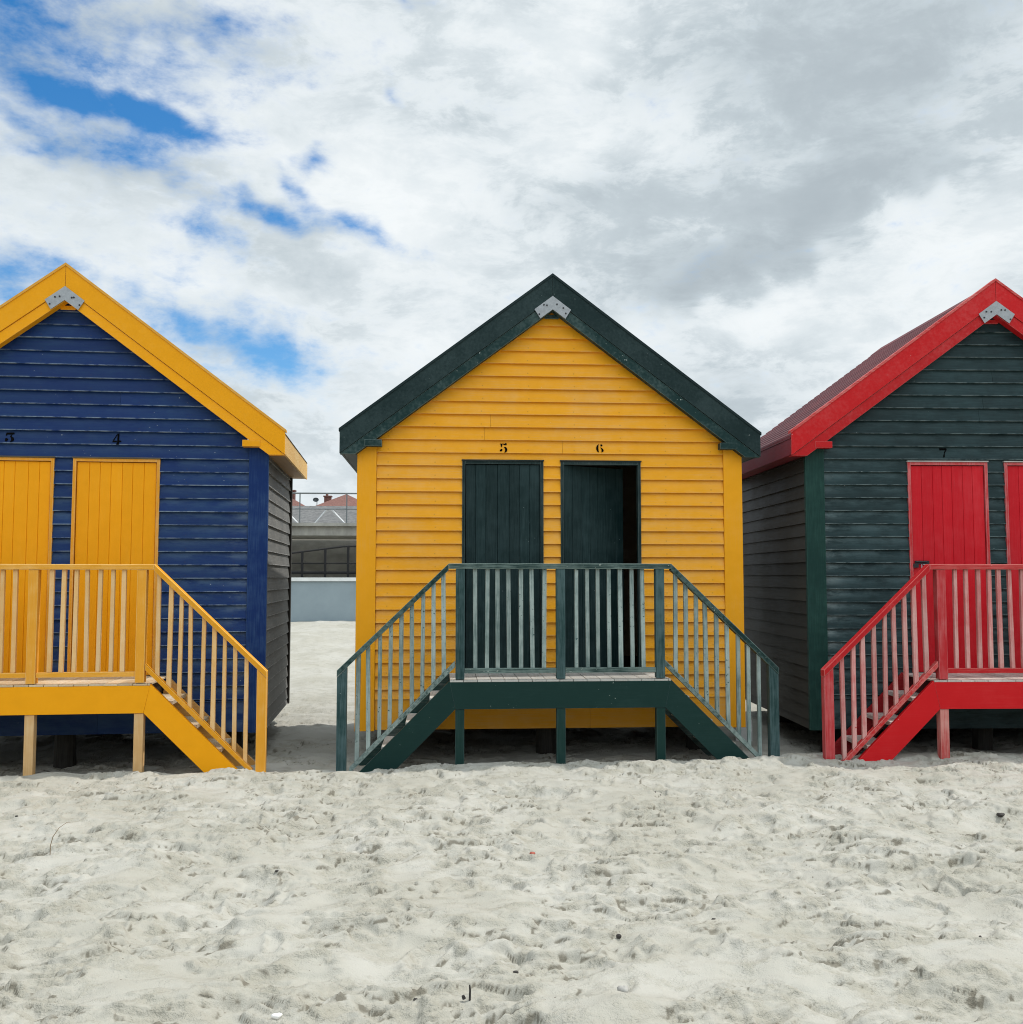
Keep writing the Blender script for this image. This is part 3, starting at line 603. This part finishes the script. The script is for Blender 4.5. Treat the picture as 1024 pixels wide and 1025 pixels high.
rr = thing('ramp_railing', 'black steel railing of the sloping ramp above the seawall', 'railing', (-3.07, 26, 0))
def rz(x): return 2.218 + (x + .835) / 1.41 * .185 if x < .58 else 2.403 - (x - .58) * .03
mb = MB(); pts = [(-14 + i * .25, 0, max(1.72, rz(-14 + i * .25))) for i in range(80)] ; pts = [p for p in pts if p[0] < 6]
mb.tube(pts, .025, 6); mb.build('handrail', blackm, rr)
mb = MB(); mb.tube([(-14, 0, 1.95), (6, 0, 1.95)], .02, 6); mb.tube([(-14, 0, 1.72), (6, 0, 1.70)], .04, 6); mb.build('lower_rail', blackm, rr)
for k in range(-12, 10):
    x = .6 + k * .59
    mb = MB(); mb.box(x - .03, x + .03, -.03, .03, 1.4, max(1.72, rz(x))); mb.build('railing_post', blackm, rr)
br = thing('footbridge', 'old concrete footbridge deck with dark wall beneath behind the seawall', 'bridge', (-3, 28, 0))
mb = MB(); mb.box(-30, 36, 0, 3, 2.76, 3.02); mb.build('bridge_deck', conc_mid, br)
mb = MB(); mb.box(-30, 36, -.12, 3.1, 3.022, 3.11); mb.build('parapet_kerb', conc_mid, br)
mb = MB(); mb.box(-30, 36, 3.4, 3.8, -.5, 2.755); mb.build('back_wall', conc_dark, br)
for x in (-16, -8, 7, 15):
    mb = MB(); mb.box(x, x + .6, .6, 1.2, -.5, 2.757); mb.build('bridge_pier', conc_dark, br)
pr = thing('bridge_railing', 'thin grey steel railing with white bracing standing on the footbridge', 'railing', (-3.28, 27.95, 3.11))
mb = MB(); mb.tube([(-29, 0, .83), (35, 0, .83)], .022, 6); mb.tube([(-29, 0, .39), (35, 0, .39)], .016, 6); mb.build('handrail', greym, pr)
for k in range(-14, 16):
    x = .57 + k * 1.3
    mb = MB(); mb.tube([(x, 0, 0), (x, 0, .83)], .018, 6); mb.build('railing_post', greym, pr)
    mb = MB(); xb = x - .57; mb.tube([(xb - .32, .02, -.02), (xb + .0, .02, .37), (xb + .15, .02, .37), (xb + .53, .02, -.02)], .022, 6); mb.build('brace', whitem, pr)
tile = plain('red_roof_tiles', (.12, .05, .04), (.22, .105, .085), 9, stretch=(1, 1, 3)); slate = plain('grey_slate_roof', (.085, .088, .09), (.17, .17, .168), 6, stretch=(1, 1, 3)); wallm = plain('cream_house_wall', (.50, .46, .40), (.60, .56, .50), 2); glass = metal('dark_window_glass', (.03, .04, .05), .15, 0.)
def house(x, y, w, d, ze, zp, label, roofm, hip=True, chim=None, name='house'):
    h = thing(name, label, 'house', (x, y, .57), 0)
    ze -= .57; zp -= .57
    mb = MB(); mb.box(-w / 2, w / 2, -d / 2, d / 2, -1, ze); mb.build('wall', wallm, h)
    mb = MB(); o = .35; a, b_ = w / 2 + o, d / 2 + o
    rl = max(.02, w / 2 - d / 2) if hip else w / 2 + o
    vs = [(-a, -b_, ze), (a, -b_, ze), (a, b_, ze), (-a, b_, ze), (-rl, 0, zp), (rl, 0, zp)]
    mb.add(vs, [(0, 1, 5, 4), (1, 2, 5), (2, 3, 4, 5), (3, 0, 4), (3, 2, 1, 0)]); rf = mb.build('roof', roofm, h)
    if chim:
        mb = MB(); cx, ct = chim; mb.box(cx - .2, cx + .2, -.2, .2, ze, ct - .57); mb.box(cx - .25, cx + .25, -.25, .25, ct - .57 + .002, ct - .5); mb.build('chimney', tile, rf)
        mb = MB(); mb.cyl(cx - .05, 0, ct - .499, ct - .36, .08, 10); mb.build('chimney_pot', tile, rf)
    for k in range(max(2, int(w / 2.6))):
        xx = -w / 2 + (k + .5) * w / max(2, int(w / 2.6))
        mb = MB(); mb.box(xx - .5, xx + .5, -d / 2 - .04, -d / 2 - .002, ze - 2, ze - .8); wn = mb.build('window', coping_m, h)
        mb = MB(); mb.box(xx - .42, xx + .42, -d / 2 - .055, -d / 2 - .042, ze - 1.92, ze - .88); mb.build('pane', glass, wn)
    return h
house(-5.85, 60, 5.6, 5.6, 5.0, 6.60, 'cream house with red tiled hip roof peaking beside the orange hut', tile, True, (-1.1, 6.42))
house(-10.4, 60, 5.8, 5.8, 5.2, 7.10, 'cream house whose red tiled roof slopes down behind the blue hut', tile, True, (1.3, 6.75))
house(-5.5, 47, 20, 6, 3.6, 4.95, 'long low building with grey slate roof behind the footbridge', slate, True)
dish = thing('satellite_dish', 'small grey satellite dish between the two red roofs', 'satellite dish', (-6.33, 50, 4.75))
mb = MB(); mb.tube([(0, 0, 0), (0, 0, .70)], .02, 6); mb.build('mast', greym, dish)
mb = MB(); n = 14; ring = [(0, 0, .70)] + [(.15 * cos(2 * pi * i / n) - .05, -.08, .72 + .11 * sin(2 * pi * i / n)) for i in range(n)]
mb.add(ring, [(0, i + 1, (i + 1) % n + 1) for i in range(n)] + [((i + 1) % n + 1, i + 1, 0) for i in range(n)]); mb.build('dish', greym, dish)
mb = MB(); mb.tube([(0, 0, .66), (-.05, -.25, .74)], .012, 6); mb.build('feed_arm', greym, dish)

# ------------------------------------------------------------------ small things on the sand
def pebble(name, label, cat, x, y, sx, sy, sz, mat, group=None, sink=.3, rz=0.):
    s_ = random.uniform(0, 99); N, K = 12, 8; vs = []
    for j in range(K + 1):
        th = pi * j / K
        for i in range(N):
            ph = 2 * pi * i / N; q = 1 + .22 * sin(3 * ph + s_) * sin(th) + .15 * cos(2 * th + s_ * 2) + .1 * sin(5 * ph + 2 * th + s_)
            vs.append((sx * q * sin(th) * cos(ph), sy * q * sin(th) * sin(ph), sz * q * cos(th)))
    fs = [(j * N + i, (j + 1) * N + i, (j + 1) * N + (i + 1) % N, j * N + (i + 1) % N) for j in range(K) for i in range(N)]
    mb = MB(); mb.add(vs, fs); o = mb.build(name, mat); o.location = (x, y, gz(x, y) + sz * (1 - sink) * .7); o.rotation_euler = (0, 0, rz)
    me_ = o.data; me_.polygons.foreach_set('use_smooth', [True] * len(me_.polygons))
    return tag(o, label, cat, group)
char = plain('charred_wood', (.018, .015, .013), (.05, .045, .04), 40); shellm = plain('white_shell', (.78, .77, .74), (.85, .84, .82), 30, .4); brick = plain('red_brick_bit', (.30, .06, .04), (.4, .12, .08), 30); pank = plain('white_board', (.62, .62, .60), (.74, .74, .72), 5)
pebble('shell', 'small white shell near the bottom edge of the picture', 'shell', -.605, 3.82, .022, .011, .010, shellm, rz=.3)
pebble('kelp_fragment', 'dark round scrap of kelp on the sand right of centre foreground', 'kelp scrap', .782, 4.454, .013, .010, .009, char)
pebble('driftwood_chip', 'short black wood chip, left one of a close pair below the green stairs', 'wood chip', 1.525, 7.33, .045, .012, .010, char, rz=.25)
pebble('driftwood_chip', 'tiny black wood chip, right one of a close pair below the green stairs', 'wood chip', 1.60, 7.34, .014, .012, .013, char)
pebble('charred_stone', 'black stone lying alone below the red deck at right', 'stone', 3.652, 6.369, .028, .018, .014, char, rz=.5)
pebble('brick_chip', 'small reddish brick chip in the middle of the sand', 'brick chip', .522, 5.822, .018, .012, .008, brick)
pebble('grey_stone', 'grey stone half buried in a hollow at the bottom centre', 'stone', .69, 3.83, .022, .018, .016, plain('grey_pebble', (.30, .29, .27), (.42, .41, .38), 30))
lab = ['below the yellow beam', 'left of the bent twig', 'right of the white shell', 'under the orange hut steps', 'near the right picture edge', 'between the red brick chip and the twig', 'left of the grey stone', 'in front of the green newel post', 'right of the kelp scrap', 'far left foreground']
spots = [(-2.9, 7.1), (-2.75, 5.9), (-.1, 3.95), (.3, 7.4), (2.3, 4.2), (-.9, 5.6), (.3, 4.1), (-.75, 7.6), (1.25, 4.6), (-1.5, 4.3)]
for (x, y), l in zip(spots, lab):
    pebble('seaweed_crumb', 'tiny dark seaweed crumb on the sand ' + l, 'seaweed crumb', x, y, random.uniform(.006, .011), .006, .006, char, 'tiny dark crumbs scattered on the sand')
g = gz(-2.278, 6.056)
mb = MB(); mb.tube([(0, 0, -.02), (-.0, .0, .05), (.01, .01, .10), (.035, .03, .145), (.07, .05, .17), (.095, .06, .165)], [.003, .0026, .0026, .002, .0016, .001], 6)
o = mb.build('dry_stalk', plain('dry_stalk', (.16, .11, .06), (.25, .19, .12), 20)); o.location = (-2.278, 6.056, g); tag(o, 'thin bent dry stalk sticking out of the sand at left', 'twig')
mb = MB(); mb.tube([(0, 0, -.02), (.002, 0, .03), (.0, .002, .05)], [.0045, .004, .003], 6); mb.tube([(-.02, 0, 0), (-.025, 0, .012)], [.008, .006], 6)
o = mb.build('stick_stub', char); o.location = (.106, 3.842, gz(.106, 3.842) + .004); tag(o, 'short black stick stub upright in the sand at bottom centre', 'twig')
# pale board leaning in the gap
mb = MB(); mb.prism([(-.09, -.08), (.07, -.08), (.085, .2), (.06, .29), (-.09, .33)], -.012, .012); o = mb.build('leaning_board', pank, bevel=.003)
o.location = (3.05, 9.95, gz(3.05, 9.95)); o.rotation_euler = (R(-12), 0, R(-4)); tag(o, 'pale broken board leaning upright in the gap beside the orange hut', 'board')

# ------------------------------------------------------------------ sky, clouds, sun
SUN_EL, SUN_AZ = 60., 79.       # azimuth from +Y towards +X
world = bpy.data.worlds.new('World'); bpy.context.scene.world = world; world.use_nodes = True
t = NT(world.node_tree); t.n.clear()
sky = t.new('ShaderNodeTexSky', sky_type='NISHITA'); sky.sun_disc = False; sky.sun_elevation = R(SUN_EL); sky.sun_rotation = R(SUN_AZ); sky.air_density = 1.0; sky.dust_density = .3; sky.ozone_density = 1.5
BLUE = [(-19.5, 26.5, 6.5, 2.8, -10, .34), (-16.5, 28.9, 4.5, .5, -8, .4), (-21.5, 23.2, 4.5, .45, -12, .4), (-19.0, 12.8, 3.0, .8, -15, .4), (-13.5, 19.5, 4., 1.5, -10, .15), (-23.33, 27.8, 3.3, 1.3, 0, 0.85), (-20.56, 24.89, 5.0, 0.78, -14, 0.88), (-16.71, 24.37, 3.13, 0.57, -10, 0.6), (-12.41, 29.06, 2.76, 0.59, -4, 0.8), (-22.67, 22.1, 2.86, 0.47, 10, 0.35), (-7.16, 23.27, 1.15, 0.76, 30, 0.95), (-8.9, 21.35, 1.13, 0.51, -35, 0.7), (-6.42, 19.33, 4.87, 0.69, -8, 0.9), (-9.82, 19.62, 1.68, 0.42, -20, 0.6), (-13.38, 18.64, 1.62, 0.62, -20, 0.65), (-2.17, 30.67, 2.67, 0.37, -5, 0.7), (-2.84, 26.27, 0.59, 0.59, 0, 0.5), (-23.38, 15.11, 2.3, 1.4, 15, 1.1), (-11.91, 12.91, 4.6, 1.25, -18, 0.85), (-8.31, 12.28, 3.08, 0.78, -8, 0.55), (-15.94, 14.49, 2.08, 0.63, -20, 0.55), (-14.28, 10.59, 3.17, 0.76, -20, 0.35), (-17.69, 21.92, 4.11, 0.68, -10, 0.3), (-11.09, 27.55, 3.35, 0.56, 0, 0.3)]
DARK = [(15.05, 27.92, 8.64, 2.13, 15, 0.6), (26.0, 26.59, 7.2, 3.19, 20, 0.85), (18.84, 18.59, 6.07, 1.57, 20, 0.7), (14.88, 16.46, 5.11, 1.41, 10, 0.8), (11.46, 19.04, 6.97, 1.18, 30, 0.35), (27.37, 21.18, 4.5, 1.45, 15, 0.5), (-16.43, 13.39, 3.1, 1.06, -10, 0.15), (4.41, 14.25, 3.53, 2.8, 0, 0.2), (-6.67, 16.2, 4.56, 1.09, -10, 0.2), (14.84, 13.45, 4.53, 3.32, 0, 0.25), (18.68, 9.39, 3.28, 2.22, 0, 0.4), (-17.71, 22.89, 3.09, 0.96, 0, 0.2), (11.38, 10.76, 5.18, 2.26, 0, 0.15), (6.78, 20.77, 4.14, 1.06, 10, 0.3)]
LITE = [(6.81, 28.34, 3.58, 3.35, 0, 0.5), (7.38, 24.39, 5.34, 1.52, 15, 0.6), (-21.09, 18.0, 5.35, 2.47, -5, 0.45), (-3.85, 21.93, 4.37, 1.97, -5, 0.8), (21.51, 15.74, 6.42, 2.11, 15, 0.45), (29.71, 17.4, 3.35, 2.46, 10, 0.5), (-0.9, 18.59, 7.04, 2.16, -10, 0.3), (-13.85, 15.72, 4.81, 1.58, -15, 0.35), (11.41, 14.13, 2.31, 2.22, 0, 0.2), (-8.52, 25.89, 5.69, 1.46, 10, 0.3), (25.57, 10.64, 6.07, 3.18, 0, 0.3), (-0.86, 11.38, 4.65, 2.84, 0, 0.35)]
gen = t.new('ShaderNodeTexCoord').outputs['Generated']
sx = t.new('ShaderNodeSeparateXYZ'); t.l.new(gen, sx.inputs[0])
az = t.math('MULTIPLY', t.math('ARCTAN2', sx.outputs[0], sx.outputs[1]), 57.2958)
el = t.math('MULTIPLY', t.math('ARCSINE', sx.outputs[2]), 57.2958)
cx = t.new('ShaderNodeCombineXYZ'); t.l.new(az, cx.inputs[0]); t.l.new(el, cx.inputs[1])
d1 = t.noise(gen, 9, 3, .62, col=True)
wv = t.new('ShaderNodeVectorMath', operation='MULTIPLY_ADD'); t.l.new(d1, wv.inputs[0]); wv.inputs[1].default_value = (9, 5, 0)
off = t.new('ShaderNodeVectorMath', operation='ADD'); t.l.new(cx.outputs[0], off.inputs[0]); off.inputs[1].default_value = (-4.5, -2.5, 0); t.l.new(off.outputs[0], wv.inputs[2])
P = wv.outputs[0]
def blobs(lst, grow=1.9):
    acc = None
    for a, e, ra, re, rot, amp in lst:
        mp = t.new('ShaderNodeMapping', vector_type='TEXTURE'); t.l.new(P, mp.inputs[0])
        mp.inputs[1].default_value = (a, e, 0); mp.inputs[2].default_value = (0, 0, R(rot)); mp.inputs[3].default_value = (ra * grow, re * grow, 60)
        gt = t.new('ShaderNodeTexGradient', gradient_type='SPHERICAL'); t.l.new(mp.outputs[0], gt.inputs[0])
        acc = t.math('MULTIPLY_ADD', gt.outputs['Fac'], amp * 1.25, 0. if acc is None else acc)
    return acc
strv = t.mapping(gen, scale=(1, 1, 2.2))
cl = t.noise(strv, 4.2, 3, .60, .35); cl2 = t.noise(strv, 11, 6, .66, .25); cl3 = t.noise(t.mapping(gen, scale=(1, 1, 1.8), loc=(3, 1, 2)), 34, 4, .65)
blue = t.math('MULTIPLY', blobs(BLUE), 1.0)
left = t.ramp(az, 8, -25)
bm = t.math('ADD', blue, t.math('MULTIPLY_ADD', cl2, 2.6, -1.30))
bm = t.math('ADD', bm, t.math('MULTIPLY_ADD', cl3, 1.3, -.65))
bm = t.math('ADD', bm, t.math('MULTIPLY_ADD', left, .46, -.40))
bm = t.math('MULTIPLY', t.ramp(bm, -.18, 1.5), .98)
tone = t.math('SUBTRACT', blobs(LITE), blobs(DARK))
tone = t.math('ADD', t.math('MULTIPLY', tone, .72), t.math('ADD', t.math('MULTIPLY_ADD', cl, 1.3, -.62), t.math('ADD', t.math('MULTIPLY_ADD', cl2, 1.1, -.68), t.math('ADD', t.math('MULTIPLY', t.ramp(cl2, .44, .58), .20), t.math('MULTIPLY_ADD', cl3, .26, -.13)))))
tn = t.ramp(tone, -1.25, 1.0)
cr = t.new('ShaderNodeValToRGB'); t.l.new(tn, cr.inputs[0]); e_ = cr.color_ramp.elements
e_[0].position = 0; e_[0].color = (.44, .505, .55, 1); e_[1].position = 1; e_[1].color = (.93, .97, .985, 1)
for ps, c in ((.35, (.56, .635, .68, 1)), (.62, (.76, .825, .86, 1))):
    q = e_.new(ps); q.color = c
# unseen sky overhead and behind the viewer, brightness added to light the hut fronts
beh = t.math('ADD', t.math('MULTIPLY', t.ramp(el, 36, 62), .25), t.math('MULTIPLY', t.math('MULTIPLY', t.ramp(sx.outputs[1], .1, -.5), t.ramp(el, 10, 28)), 1.1))
low = t.math('MULTIPLY', t.ramp(sx.outputs[1], .1, -.3), t.ramp(el, 18, 3))  # unseen low sky behind dimmed to darken the space under the decks
beh = t.math('SUBTRACT', beh, t.math('MULTIPLY', low, .85))
br_ = t.math('MULTIPLY_ADD', beh, CLB := 1.0, 1.0)
cb = t.new('ShaderNodeBackground'); t.l.new(cr.outputs[0], cb.inputs[0]); t.l.new(br_, cb.inputs[1])
hsv = t.new('ShaderNodeHueSaturation'); hsv.inputs['Saturation'].default_value = 1.45; t.l.new(sky.outputs[0], hsv.inputs['Color'])
sb = t.new('ShaderNodeBackground'); t.l.new(hsv.outputs[0], sb.inputs[0]); sb.inputs[1].default_value = .15
mx = t.new('ShaderNodeMixShader'); t.l.new(bm, mx.inputs[0]); t.l.new(cb.outputs[0], mx.inputs[1]); t.l.new(sb.outputs[0], mx.inputs[2])
wo = t.new('ShaderNodeOutputWorld'); t.l.new(mx.outputs[0], wo.inputs[0])
sun = bpy.data.lights.new('sun', 'SUN'); sun.energy = 3.2; sun.angle = R(1.2); sun.color = (1, .96, .9)
so = bpy.data.objects.new('sun', sun); C.objects.link(so)
import mathutils
dv = mathutils.Vector((sin(R(SUN_AZ)) * cos(R(SUN_EL)), cos(R(SUN_AZ)) * cos(R(SUN_EL)), sin(R(SUN_EL))))
so.rotation_euler = dv.to_track_quat('Z', 'Y').to_euler()
sc = bpy.context.scene
sc.view_settings.view_transform = 'Standard'; sc.view_settings.look = 'None'; sc.view_settings.gamma = 1; sc.view_settings.exposure = 0
world.cycles.sampling_method = 'MANUAL'; world.cycles.sample_map_resolution = 512
sc.cycles.max_bounces = 4; sc.cycles.diffuse_bounces = 3; sc.cycles.glossy_bounces = 2; sc.cycles.use_denoising = True; sc.cycles.denoising_prefilter = 'NONE'; sc.cycles.filter_width = 1.05
